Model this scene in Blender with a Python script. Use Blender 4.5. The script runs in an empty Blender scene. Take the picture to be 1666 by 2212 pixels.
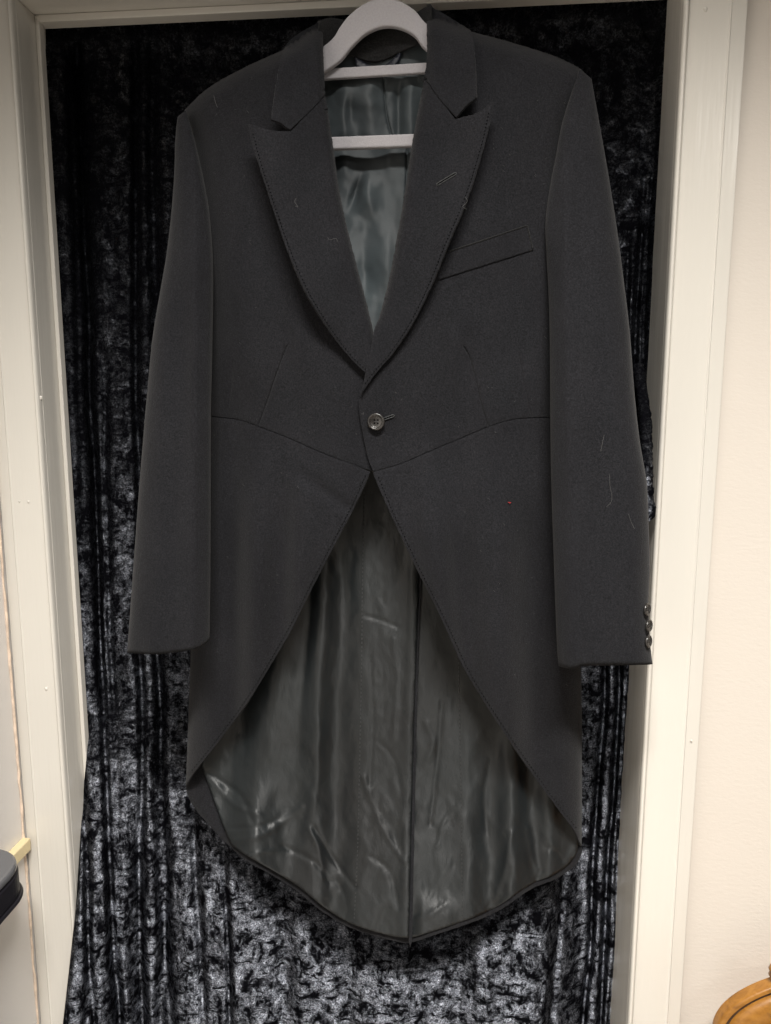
import bpy, bmesh, math, random
import numpy as np
from mathutils import Vector, Matrix
from mathutils.geometry import delaunay_2d_cdt

random.seed(7); RNG = np.random.default_rng(7)
SC = bpy.context.scene
COL = SC.collection

# ------------------------------------------------------------------ camera
PW, PH, FOC = 1666.0, 2212.0, 1620.0        # traced picture size and focal length in its pixels
PITCH, YAW = math.radians(8.64), math.radians(5.3)
CAM = np.array([0.0, -0.85, 1.50])
cd = bpy.data.cameras.new('camera'); cam = bpy.data.objects.new('camera', cd); COL.objects.link(cam)
cam.location = CAM; cam.rotation_euler = (math.pi/2 - PITCH, 0, YAW)
cd.sensor_fit = 'VERTICAL'; cd.sensor_height = 36.0; cd.lens = 36.0*FOC/PH
cd.clip_start = 0.05; cd.clip_end = 100
SC.camera = cam

# ------------------------------------------------------------------ light (indoor: ceiling panels)
w = bpy.data.worlds.new('World'); SC.world = w; w.use_nodes = True
bg = w.node_tree.nodes['Background']; bg.inputs[0].default_value = (1.0, 0.95, 0.89, 1); bg.inputs[1].default_value = 0.08
def area(name, loc, sx, sy, power, col=(1.0, 0.965, 0.915), rot=(0, 0, 0)):
    l = bpy.data.lights.new(name, 'AREA'); l.shape = 'RECTANGLE'; l.size = sx; l.size_y = sy
    l.energy = power; l.color = col
    o = bpy.data.objects.new(name, l); COL.objects.link(o); o.location = loc; o.rotation_euler = rot
    return o
area('ceiling_light', (-1.9, -2.4, 2.75), 1.2, 0.4, 68)
key = area('ceiling_light', (0.14, -1.20, 2.75), 0.8, 0.22, 80); key.data.spread = math.radians(117)
area('ceiling_light', (1.9, -2.6, 2.75), 1.2, 0.4, 30)
SC.view_settings.view_transform = 'Standard'; SC.view_settings.look = 'None'
SC.view_settings.exposure = 0.0; SC.view_settings.gamma = 1.0; SC.view_settings.use_curve_mapping = False

# ------------------------------------------------------------------ maths helpers
_M = cam.rotation_euler.to_matrix()
RGT = np.array(_M @ Vector((1, 0, 0))); UPV = np.array(_M @ Vector((0, 1, 0))); FWD = np.array(_M @ Vector((0, 0, -1)))
def ray(px, py):
    px = np.asarray(px, float); py = np.asarray(py, float)
    return FWD + ((px-PW/2)/FOC)[..., None]*RGT - ((py-PH/2)/FOC)[..., None]*UPV
def at(px, py, y):                      # traced point at depth plane y
    d = ray(px, py); t = (np.asarray(y, float)-CAM[1])/d[..., 1]
    return CAM + d*t[..., None]
def at_x(px, py, x):
    d = ray(px, py); t = (np.asarray(x, float)-CAM[0])/d[..., 0]
    return CAM + d*t[..., None]
def sstep(a, b, x):
    t = np.clip((np.asarray(x, float)-a)/(b-a), 0, 1); return t*t*(3-2*t)
def gauss(x, c, s): return np.exp(-((np.asarray(x, float)-c)/s)**2)
def rnd(d, r):                          # quarter-round: 0 inside, 1 at the edge (d = 0)
    t = np.clip(1-np.asarray(d, float)/r, 0, 1); return 1-np.sqrt(np.clip(1-t*t, 0, 1))
_PERM = RNG.random((256, 256))
def vnoise(x, y):
    x = np.asarray(x, float); y = np.asarray(y, float)
    xi = np.floor(x).astype(int); yi = np.floor(y).astype(int); fx = x-xi; fy = y-yi
    fx = fx*fx*fx*(fx*(fx*6-15)+10); fy = fy*fy*fy*(fy*(fy*6-15)+10)
    g = lambda i, j: _PERM[(xi+i) % 256, (yi+j) % 256]
    return (g(0, 0)*(1-fx)+g(1, 0)*fx)*(1-fy)+(g(0, 1)*(1-fx)+g(1, 1)*fx)*fy-0.5
def fbm(x, y, n=4, gain=.5):
    s = 0; a = 1.0
    for k in range(n):
        s = s+a*vnoise(x*2**k+17.3*k, y*2**k+5.1*k); a *= gain
    return s
def smooth_line(pts, step=5.0):
    p = np.array(pts, float)
    if len(p) > 2:
        q = np.vstack([2*p[0]-p[1], p, 2*p[-1]-p[-2]]); out = []
        for i in range(1, len(q)-2):
            n = max(2, int(np.linalg.norm(q[i+1]-q[i])/step)+1)
            for t in np.linspace(0, 1, n, endpoint=False):
                out.append(.5*((2*q[i])+(-q[i-1]+q[i+1])*t+(2*q[i-1]-5*q[i]+4*q[i+1]-q[i+2])*t*t+(-q[i-1]+3*q[i]-3*q[i+1]+q[i+2])*t**3))
        out.append(p[-1]); return np.array(out)
    n = max(2, int(np.linalg.norm(p[1]-p[0])/step)+1)
    return p[0]+(p[1]-p[0])*np.linspace(0, 1, n)[:, None]
def resample(line, n):
    d = np.r_[0, np.cumsum(np.linalg.norm(np.diff(line, axis=0), axis=1))]
    t = np.linspace(0, d[-1], n)
    return np.stack([np.interp(t, d, line[:, k]) for k in range(line.shape[1])], 1)
def outline(*segs, step=5.0):           # smooth runs joined at sharp corners, closed
    o = [smooth_line(s, step)[:-1] for s in segs]
    return np.vstack(o)
def seg_dist(P, line, closed=False):    # distance of points to a polyline
    A = line if not closed else line; B = np.roll(line, -1, 0) if closed else line[1:]
    A = A if closed else line[:-1]
    out = np.full(len(P), 1e9)
    for i in range(0, len(P), 4000):
        p = P[i:i+4000, None, :]; ab = (B-A)[None]; ap = p-A[None]
        t = np.clip((ap*ab).sum(2)/np.maximum((ab*ab).sum(2), 1e-9), 0, 1)
        out[i:i+4000] = np.sqrt(((ap-ab*t[..., None])**2).sum(2)).min(1)
    return out
def inside(P, poly):
    x, y = P[:, 0], P[:, 1]; c = np.zeros(len(P), bool); n = len(poly)
    for i in range(n):
        a, b = poly[i], poly[(i+1) % n]
        if a[1] == b[1]: continue
        m = (a[1] > y) != (b[1] > y)
        c ^= m & (x < (b[0]-a[0])*(y-a[1])/(b[1]-a[1])+a[0])
    return c

# ------------------------------------------------------------------ object helpers
def tag(o, label=None, cat=None, group=None, kind=None):
    for k, v in (('label', label), ('category', cat), ('group', group), ('kind', kind)):
        if v: o[k] = v
    return o
def empty(name, loc):
    o = bpy.data.objects.new(name, None); COL.objects.link(o); o.location = loc; o.empty_display_size = .05; return o
def mesh_obj(name, V, F, mat, parent=None, smooth=True):
    V = np.asarray(V, float)
    if parent is not None:
        b = np.zeros(3); p = parent
        while p is not None: b = b+np.array(p.location); p = p.parent
        V = V-b
    me = bpy.data.meshes.new(name); me.from_pydata(V.tolist(), [], F); me.update()
    if smooth: me.polygons.foreach_set('use_smooth', [True]*len(me.polygons))
    me.materials.append(mat)
    o = bpy.data.objects.new(name, me); COL.objects.link(o); o.parent = parent
    return o
def fix_normals(o):
    bm = bmesh.new(); bm.from_mesh(o.data); bmesh.ops.recalc_face_normals(bm, faces=bm.faces); bm.to_mesh(o.data); bm.free(); return o
def bevel(o, wdt, seg=2, ang=40):
    m = o.modifiers.new('bevel', 'BEVEL'); m.width = wdt; m.segments = seg; m.limit_method = 'ANGLE'; m.angle_limit = math.radians(ang); return o
def panel(name, poly, depth, mat, parent, step=7.0, thick=.0022, creases=(), jit=0.0, bev=.0007):
    """cloth piece: traced outline, real depth for every point, real thickness"""
    poly = np.array(poly, float)
    if jit: poly = poly+RNG.normal(0, jit, poly.shape)
    pts = [poly]; n0 = len(poly)
    edges = [(i, (i+1) % n0) for i in range(n0)]; cnt = n0
    keep = []
    for line, amp, wd in creases:
        L = smooth_line(line, 5.0); T = np.gradient(L, axis=0); T /= np.linalg.norm(T, axis=1)[:, None]+1e-9
        N = np.stack([-T[:, 1], T[:, 0]], 1)
        for k in (-1, -.5, 0, .5, 1): keep.append(L+N*k*wd)
    lo, hi = poly.min(0), poly.max(0)
    gx, gy = np.meshgrid(np.arange(lo[0], hi[0]+step, step), np.arange(lo[1], hi[1]+step, step*.87))
    gx = gx+(np.arange(gx.shape[0]) % 2)[:, None]*step*.5
    G = np.stack([gx.ravel(), gy.ravel()], 1)+RNG.uniform(-.08, .08, (gx.size, 2))*step
    G = G[inside(G, poly)]; G = G[seg_dist(G, poly, True) > step*.45]
    if keep:
        K = np.vstack(keep); K = K[inside(K, poly)]; K = K[seg_dist(K, poly, True) > 1.0]
        for line, amp, wd in creases: G = G[seg_dist(G, smooth_line(line, 5.0)) > wd+1.5]
        pts.append(K)
    pts.append(G)
    P = np.vstack(pts)
    r = delaunay_2d_cdt([Vector(p) for p in P], edges, [], 1, 1e-4)
    V2 = np.array([tuple(v) for v in r[0]]); F = [tuple(f) for f in r[2]]
    y = depth(V2[:, 0], V2[:, 1])
    for line, amp, wd in creases:
        d = seg_dist(V2, smooth_line(line, 5.0)); y = y+amp*np.clip(1-d/wd, 0, 1)
    V = at(V2[:, 0], V2[:, 1], y)
    # faces turned to the camera
    f = F[0]; nrm = np.cross(V[f[1]]-V[f[0]], V[f[2]]-V[f[0]])
    if nrm[1] > 0: F = [x[::-1] for x in F]
    o = mesh_obj(name, V, F, mat, parent)
    s = o.modifiers.new('thickness', 'SOLIDIFY'); s.thickness = thick; s.offset = -1; s.use_even_offset = False
    if bev: bevel(o, bev, 2, 55)
    return o
def tube(name, path, rad, mat, parent=None, n=8, flat=1.0):
    P = np.array(path, float); R = np.broadcast_to(np.asarray(rad, float), (len(P),))
    T = np.gradient(P, axis=0); T /= np.linalg.norm(T, axis=1)[:, None]+1e-12
    up = np.array([0, 1.0, 0]); V = []; F = []
    for i in range(len(P)):
        a = np.cross(T[i], up); a /= np.linalg.norm(a)+1e-9; b = np.cross(a, T[i])
        for k in range(n):
            t = 2*math.pi*k/n; V.append(P[i]+R[i]*(a*math.cos(t)+b*math.sin(t)*flat))
    for i in range(len(P)-1):
        for k in range(n):
            F.append((i*n+k, i*n+(k+1) % n, (i+1)*n+(k+1) % n, (i+1)*n+k))
    F.append(tuple(range(n))[::-1]); F.append(tuple(range((len(P)-1)*n, len(P)*n)))
    return fix_normals(mesh_obj(name, V, F, mat, parent))
def prism(name, prof, a, b, axis, mat, parent=None, smooth=False, bev=0.0):
    """profile (list of 2 coords) swept along an axis: 'z' profile is (x,y); 'x' profile is (y,z); 'y' profile is (x,z)"""
    n = len(prof); V = []
    for t in (a, b):
        for p, q in prof:
            V.append({'z': (p, q, t), 'x': (t, p, q), 'y': (p, t, q)}[axis])
    F = [tuple(range(n))[::-1], tuple(range(n, 2*n))]+[(i, (i+1) % n, n+(i+1) % n, n+i) for i in range(n)]
    o = fix_normals(mesh_obj(name, V, F, mat, parent, smooth))
    if bev: bevel(o, bev, 2)
    return o
def box(name, lo, hi, mat, parent=None, bev=0.0):
    return prism(name, [(lo[0], lo[1]), (hi[0], lo[1]), (hi[0], hi[1]), (lo[0], hi[1])], lo[2], hi[2], 'z', mat, parent, False, bev)

# ------------------------------------------------------------------ materials
def new_mat(name):
    m = bpy.data.materials.new(name); m.use_nodes = True; nt = m.node_tree
    return m, nt, nt.nodes['Principled BSDF']
def N(nt, typ, **kw):
    n = nt.nodes.new(typ)
    for k, v in kw.items():
        if k in n.inputs: n.inputs[k].default_value = v
        else: setattr(n, k, v)
    return n
def ramp(nt, fac, stops):
    r = nt.nodes.new('ShaderNodeValToRGB'); e = r.color_ramp.elements
    while len(e) < len(stops): e.new(.5)
    for i, (p, c) in enumerate(stops): e[i].position = p; e[i].color = (*c, 1) if len(c) == 3 else c
    nt.links.new(fac, r.inputs[0]); return r
def coords(nt, scale=(1, 1, 1)):
    g = nt.nodes.new('ShaderNodeNewGeometry'); m = nt.nodes.new('ShaderNodeMapping'); m.inputs['Scale'].default_value = scale
    nt.links.new(g.outputs['Position'], m.inputs['Vector']); return m.outputs[0]
def bumpn(nt, h, strength, dist, prev=None):
    b = nt.nodes.new('ShaderNodeBump'); b.inputs['Strength'].default_value = strength; b.inputs['Distance'].default_value = dist
    nt.links.new(h, b.inputs['Height'])
    if prev is not None: nt.links.new(prev, b.inputs['Normal'])
    return b.outputs[0]

def mat_wool(name='wool', c=(.0102, .0104, .0120)):
    m, nt, b = new_mat(name); L = nt.links
    n1 = N(nt, 'ShaderNodeTexNoise', Scale=620.0, Detail=3.0, Roughness=.7); L.new(coords(nt), n1.inputs['Vector'])
    n2 = N(nt, 'ShaderNodeTexNoise', Scale=14.0, Detail=3.0, Roughness=.6); L.new(coords(nt, (1, 1, .5)), n2.inputs['Vector'])
    n3 = N(nt, 'ShaderNodeTexNoise', Scale=330.0, Detail=2.0, Roughness=.6); L.new(coords(nt, (1, 1, .22)), n3.inputs['Vector'])
    mul = N(nt, 'ShaderNodeMath', operation='MULTIPLY'); L.new(n1.outputs[0], mul.inputs[0]); L.new(n2.outputs[0], mul.inputs[1])
    r = ramp(nt, n1.outputs[0], [(.30, tuple(x*.45 for x in c)), (.5, c), (.68, tuple(x*1.75 for x in c))])
    r2 = ramp(nt, n2.outputs[0], [(.3, (.82, .82, .84)), (.7, (1.15, 1.13, 1.13))])
    mx = N(nt, 'ShaderNodeMix', data_type='RGBA', blend_type='MULTIPLY'); mx.inputs[0].default_value = 1
    L.new(r.outputs[0], mx.inputs[6]); L.new(r2.outputs[0], mx.inputs[7]); L.new(mx.outputs[2], b.inputs['Base Color'])
    b.inputs['Roughness'].default_value = .92; b.inputs['Specular IOR Level'].default_value = .12
    b.inputs['Sheen Weight'].default_value = .055; b.inputs['Sheen Roughness'].default_value = .5
    nn = bumpn(nt, n1.outputs[0], .55, .0009); nn = bumpn(nt, n3.outputs[0], .35, .0008, nn); L.new(nn, b.inputs['Normal'])
    return m
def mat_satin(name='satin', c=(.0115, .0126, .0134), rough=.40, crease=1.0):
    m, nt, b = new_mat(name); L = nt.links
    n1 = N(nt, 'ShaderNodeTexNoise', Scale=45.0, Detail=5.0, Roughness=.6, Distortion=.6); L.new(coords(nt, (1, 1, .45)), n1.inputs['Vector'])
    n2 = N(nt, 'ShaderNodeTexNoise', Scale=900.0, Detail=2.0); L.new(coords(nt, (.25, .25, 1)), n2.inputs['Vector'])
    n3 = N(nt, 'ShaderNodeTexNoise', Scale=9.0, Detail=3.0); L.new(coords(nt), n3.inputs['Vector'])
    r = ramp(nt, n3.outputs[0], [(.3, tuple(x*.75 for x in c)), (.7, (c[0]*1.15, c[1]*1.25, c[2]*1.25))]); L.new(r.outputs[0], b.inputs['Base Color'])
    rr = N(nt, 'ShaderNodeMapRange'); rr.inputs[3].default_value = rough-.07; rr.inputs[4].default_value = rough+.12
    L.new(n1.outputs[0], rr.inputs[0]); L.new(rr.outputs[0], b.inputs['Roughness'])
    b.inputs['Specular IOR Level'].default_value = .36; b.inputs['Anisotropic'].default_value = .85
    tg = N(nt, 'ShaderNodeCombineXYZ'); tg.inputs[2].default_value = 1.0; L.new(tg.outputs[0], b.inputs['Tangent'])
    nn = bumpn(nt, n1.outputs[0], .20*crease, .006); nn = bumpn(nt, n2.outputs[0], .18, .0006, nn); L.new(nn, b.inputs['Normal'])
    return m
def mat_plain(name, c, rough=.5, spec=.5, bump=None, var=.06, vscale=6.0):
    m, nt, b = new_mat(name); L = nt.links
    n = N(nt, 'ShaderNodeTexNoise', Scale=vscale, Detail=4.0); L.new(coords(nt), n.inputs['Vector'])
    r = ramp(nt, n.outputs[0], [(.3, tuple(x*(1-var) for x in c)), (.7, tuple(min(1, x*(1+var)) for x in c))]); L.new(r.outputs[0], b.inputs['Base Color'])
    b.inputs['Roughness'].default_value = rough; b.inputs['Specular IOR Level'].default_value = spec
    if bump:
        n2 = N(nt, 'ShaderNodeTexNoise', Scale=bump[0], Detail=4.0, Roughness=.6); L.new(coords(nt, bump[3] if len(bump) > 3 else (1, 1, 1)), n2.inputs['Vector'])
        L.new(bumpn(nt, n2.outputs[0], bump[1], bump[2]), b.inputs['Normal'])
    return m
def mat_velvet():
    """crushed velvet: the pile lies downwards, so its fibre flanks face up and out; patches are crushed other ways"""
    m, nt, b = new_mat('crushed_velvet'); L = nt.links
    out = nt.nodes['Material Output']
    clump = N(nt, 'ShaderNodeTexNoise', Scale=58.0, Detail=7.0, Roughness=.74, Distortion=.25); L.new(coords(nt, (1, 1, .7)), clump.inputs['Vector'])
    crk = N(nt, 'ShaderNodeTexNoise', Scale=60.0, Detail=5.0, Roughness=.66, Distortion=.5); L.new(coords(nt, (.75, 1, 1.9)), crk.inputs['Vector'])
    fin = N(nt, 'ShaderNodeTexNoise', Scale=420.0, Detail=3.0, Roughness=.75); L.new(coords(nt), fin.inputs['Vector'])
    nrm = bumpn(nt, clump.outputs[0], .45, .010); nrm = bumpn(nt, crk.outputs[0], .4, .008, nrm); nrm = bumpn(nt, fin.outputs[0], .42, .0016, nrm)
    add = N(nt, 'ShaderNodeVectorMath', operation='ADD'); add.inputs[1].default_value = (0, 0, .92); L.new(nrm, add.inputs[0])
    nz = N(nt, 'ShaderNodeVectorMath', operation='NORMALIZE'); L.new(add.outputs[0], nz.inputs[0])
    gl = N(nt, 'ShaderNodeBsdfGlossy', Roughness=.34); L.new(nz.outputs[0], gl.inputs['Normal'])
    gc = ramp(nt, fin.outputs[0], [(.36, (.024, .026, .031)), (.5, (.094, .099, .114)), (.66, (.245, .255, .285))]); L.new(gc.outputs[0], gl.inputs['Color'])
    b.inputs['Base Color'].default_value = (.003, .003, .004, 1); b.inputs['Roughness'].default_value = 1; b.inputs['Specular IOR Level'].default_value = 0
    # how upright the pile stands per patch: upright pile swallows light, crushed creases too
    msk = ramp(nt, clump.outputs[0], [(.42, (0, 0, 0)), (.60, (1, 1, 1))])
    ck = ramp(nt, crk.outputs[0], [(.38, (.0, .0, .0)), (.50, (1, 1, 1))])
    mm = N(nt, 'ShaderNodeMath', operation='MULTIPLY'); L.new(msk.outputs[0], mm.inputs[0]); L.new(ck.outputs[0], mm.inputs[1])
    mx = N(nt, 'ShaderNodeMixShader'); L.new(mm.outputs[0], mx.inputs[0]); L.new(b.outputs[0], mx.inputs[1]); L.new(gl.outputs[0], mx.inputs[2])
    L.new(mx.outputs[0], out.inputs['Surface'])
    return m
def mat_wood():
    m, nt, b = new_mat('varnished_wood'); L = nt.links
    n = N(nt, 'ShaderNodeTexNoise', Scale=60.0, Detail=6.0, Roughness=.65, Distortion=.6); L.new(coords(nt, (.5, 1, 1)), n.inputs['Vector'])
    r = ramp(nt, n.outputs[0], [(.3, (.15, .060, .010)), (.55, (.27, .118, .020)), (.75, (.34, .160, .032))]); L.new(r.outputs[0], b.inputs['Base Color'])
    b.inputs['Roughness'].default_value = .32; L.new(bumpn(nt, n.outputs[0], .25, .001), b.inputs['Normal']); return m
WOOL = mat_wool()
WOOLD = mat_wool('wool_collar_inside', (.012, .012, .012))
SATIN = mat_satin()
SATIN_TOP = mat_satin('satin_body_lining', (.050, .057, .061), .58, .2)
THREAD = mat_plain('dark_thread', (.02, .021, .022), .7)
THREADL = mat_plain('buttonhole_thread', (.026, .028, .029), .6)
BUTTON = mat_plain('button_horn', (.022, .020, .018), .27, .6, (300, .1, .001), .3, 200)
HOLE = mat_plain('button_hole', (.002, .002, .002), .9, 0)
FLOCK = mat_plain('grey_flock', (.365, .35, .362), .95, .1, (900, .6, .0008), .06, 500)
METAL = mat_plain('hook_steel', (.6, .6, .6), .3)
METAL.node_tree.nodes['Principled BSDF'].inputs['Metallic'].default_value = 1
PAINT = mat_plain('cream_gloss_paint', (.635, .605, .548), .20, .5, (38, .22, .004, (1, 1, .08)), .03, 3)
WALLM = mat_plain('wall_paint', (.60, .550, .490), .62, .3, (230, .16, .0025, (.5, .5, 1)), .02, 3)
SIDEM = mat_plain('side_wall_paint', (.66, .63, .60), .35, .4, (60, .12, .003), .02, 3)
CAULK = mat_plain('old_caulk', (.66, .53, .42), .7, .3, (200, .5, .002), .25, 60)
RAILM = mat_plain('rail_paint', (.60, .50, .30), .45, .4, (90, .2, .002), .06, 20)
VELVET = mat_velvet()
WOOD = mat_wood()
WOODD = mat_plain('dark_inlay', (.055, .030, .018), .5, .4, (300, .6, .001), .4, 120)
PLAST = mat_plain('dark_plastic', (.10, .10, .105), .18, .6)  # shelf top: grey in the base colour paints in the wall's reflection
PLASTB = mat_plain('black_plastic', (.010, .009, .012), .45, .3, (700, .3, .0006))
FLOORM = mat_plain('floor_vinyl', (.34, .31, .27), .5, .4)
LINT = mat_plain('lint', (.13, .127, .123), .9, .1)
REDT = mat_plain('red_thread', (.35, .03, .03), .9, .1)
CARD = mat_plain('nail_steel', (.3, .3, .3), .4)

# ------------------------------------------------------------------ setting: walls, floor
YA, YW = .085, .106                                # architrave face, wall face
XL0 = at(105, 1106, YA)[0]; XR0 = at(1415, 1106, YA)[0]      # opening
ZH = at(72, 31, .130)[2]                            # underside of the head
XS = at(39, 1659, YA)[0]                            # side wall
BD, FL, CH = .0062, .043, .020                      # bead, flat, chamfer of the architrave
ow = XR0+.004+BD+FL+CH
print('opening', XL0, XR0, 'head', ZH, 'side wall', XS)
tag(box('floor', (XS-.1, -3.2, -.05), (3.0, .30, 0), FLOORM), kind='structure')
tag(box('wall', (ow-.012, YW, 0), (2.6, YW+.12, 2.75), WALLM), kind='structure')
tag(box('wall_above_door', (XS, YW, ZH+.062), (ow-.012, YW+.12, 2.75), WALLM), kind='structure')
tag(box('side_wall', (XS-.1, -2.6, 0), (XS, .23, 2.75), SIDEM), kind='structure')

# ------------------------------------------------------------------ door frame
fr = empty('door_frame', (.5*(XL0+XR0), YA, 0))
tag(fr, 'cream gloss painted door frame with beaded architrave round the velvet curtain', 'door frame')
def bead_prof(x, s):                                # s=+1: frame lies to the right
    c = x+s*BD*.5; pr = []
    for k in range(9):
        a = math.pi*k/8; pr.append((c-s*math.cos(a)*BD*.5, YA-.0015-math.sin(a)*.0052))
    return pr+[(x+s*BD, YA+.0032), (x, YA+.0032)]
for s, x in ((1, XR0), (-1, XL0)):
    bd = prism('bead', bead_prof(x, s), 0, ZH+.01, 'z', PAINT, fr, True)
    bd.modifiers.new('e', 'EDGE_SPLIT').split_angle = math.radians(50)
    a = x+s*(BD+.0018)
    flat = FL if s > 0 else max(.02, (a-XS)-CH-.002)
    pr = [(a-s*.0018, YA+.003), (a, YA), (a+s*flat, YA), (a+s*(flat+.0012), YA-.0012), (a+s*(flat+.003), YA+.0005), (a+s*(flat+CH), YA+.004), (a+s*(flat+CH), YW-.001), (a-s*.0018, YW-.001)]
    prism('architrave_board', pr, 0, ZH+.06, 'z', PAINT, fr, False, .0009)
    prism('jamb', [(x, YA+.004), (x+s*.028, YA+.004), (x+s*.028, .235), (x, .235)] if True else 0, 0, ZH, 'z', PAINT, fr, False, .001)
# left stop, head jamb, head stop, head architrave
box('door_stop', (XL0+.0003, .130, 0), (XL0+.0060, .1425, ZH-.001), PAINT, fr, .0012)
box('head_jamb', (XL0-.028, YA+.004, ZH+.0004), (XR0+.028, .235, ZH+.03), PAINT, fr, .001)
box('head_stop', (XL0+.0003, .131, ZH-.0085), (XR0-.0003, .1505, ZH), PAINT, fr, .0012)
prism('head_bead', [(YA-.0015-math.sin(math.pi*k/8)*.0052, ZH+.004+BD*.5-math.cos(math.pi*k/8)*BD*.5) for k in range(9)]+[(YW-.003, ZH+.004+BD), (YW-.003, ZH+.004)], XL0-.002, XR0+.002, 'x', PAINT, fr, True)
box('head_architrave_board', (XL0-.02, YA+.0007, ZH+.013), (XR0+.02, YW-.0015, ZH+.06), PAINT, fr, .001)
# caulk line between frame and side wall
zz = np.linspace(.02, ZH, 160)
tube('caulk_line', np.stack([np.full(160, XS+.001), np.full(160, YA-.001), zz], 1)+RNG.normal(0, .00035, (160, 3)), .0017+.0008*fbm(zz*40, zz*0, 3), CAULK, fr, 7)
# chips and drips of paint on the frame
def blob(px, py, r, y, nm='paint_drip'):
    c = at(px, py, y); V = []; F = []; n = 8
    for i, (rr, dy) in enumerate(((1, 0), (.75, -.4), (.35, -.62))):
        for k in range(n):
            t = 2*math.pi*k/n; V.append(c+np.array([math.cos(t)*r*rr*(1+.2*math.sin(k*2.1)), dy*r, math.sin(t)*r*rr*1.4]))
    for i in range(2):
        for k in range(n): F.append((i*n+k, i*n+(k+1) % n, (i+1)*n+(k+1) % n, (i+1)*n+k))
    F.append(tuple(range(2*n, 3*n))); return fix_normals(mesh_obj(nm, V, F, PAINT, fr))
for px, py, r in ((1524, 20, .0022), (88, 859, .0020), (62, 1084, .0016), (42, 1083, .0014), (1494, 1600, .0012), (100, 1488, .002)):
    blob(px, py, r, YA-.0002)

# ------------------------------------------------------------------ side rail and shelf at the left
z1 = at_x(58, 1818, XS+.012)[2]; z0 = at_x(58, 1846, XS+.012)[2]
rail = box('dado_rail', (XS, -2.2, z0), (XS+.012, YA-.002, z1), RAILM, None, .0015)
tag(rail, 'narrow cream yellow rail running along the white side wall', 'rail')
XSH = XS+.060                                       # front of the shelf
A = at_x(50, 1900, XSH); B0 = at_x(0, 1946, XSH)
ytip = A[1]+.030; ztop = at_x(36, 1868, XSH-.012)[2]+.009
print('shelf', A, B0, ztop)
sh = empty('wall_shelf', (XS, ytip-.15, ztop-.05))
tag(sh, 'dark glossy shelf end with rounded corner and black edge, fixed to the side wall', 'shelf')
def shelf_slab(name, x1, yt, zb, zt, r, mat, bev):
    pr = [(XS, yt-.5), (x1, yt-.5)]
    for k in range(13):
        t = math.pi/2*k/12; pr.append((x1-r+r*math.cos(t), yt-r+r*math.sin(t)))
    pr.append((XS, yt))
    o = prism(name, pr, zb, zt, 'z', mat, sh); bevel(o, bev, 3, 40); return o
shelf_slab('top', XSH-.002, ytip-.002, ztop-.012, ztop, .050, PLAST, .005)
shelf_slab('edge_band', XSH-.001, ytip-.001, ztop-.042, ztop-.0125, .050, PLASTB, .002)
shelf_slab('lower_lip', XSH+.002, ytip+.002, ztop-.048, ztop-.0425, .051, PLASTB, .003)

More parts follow.
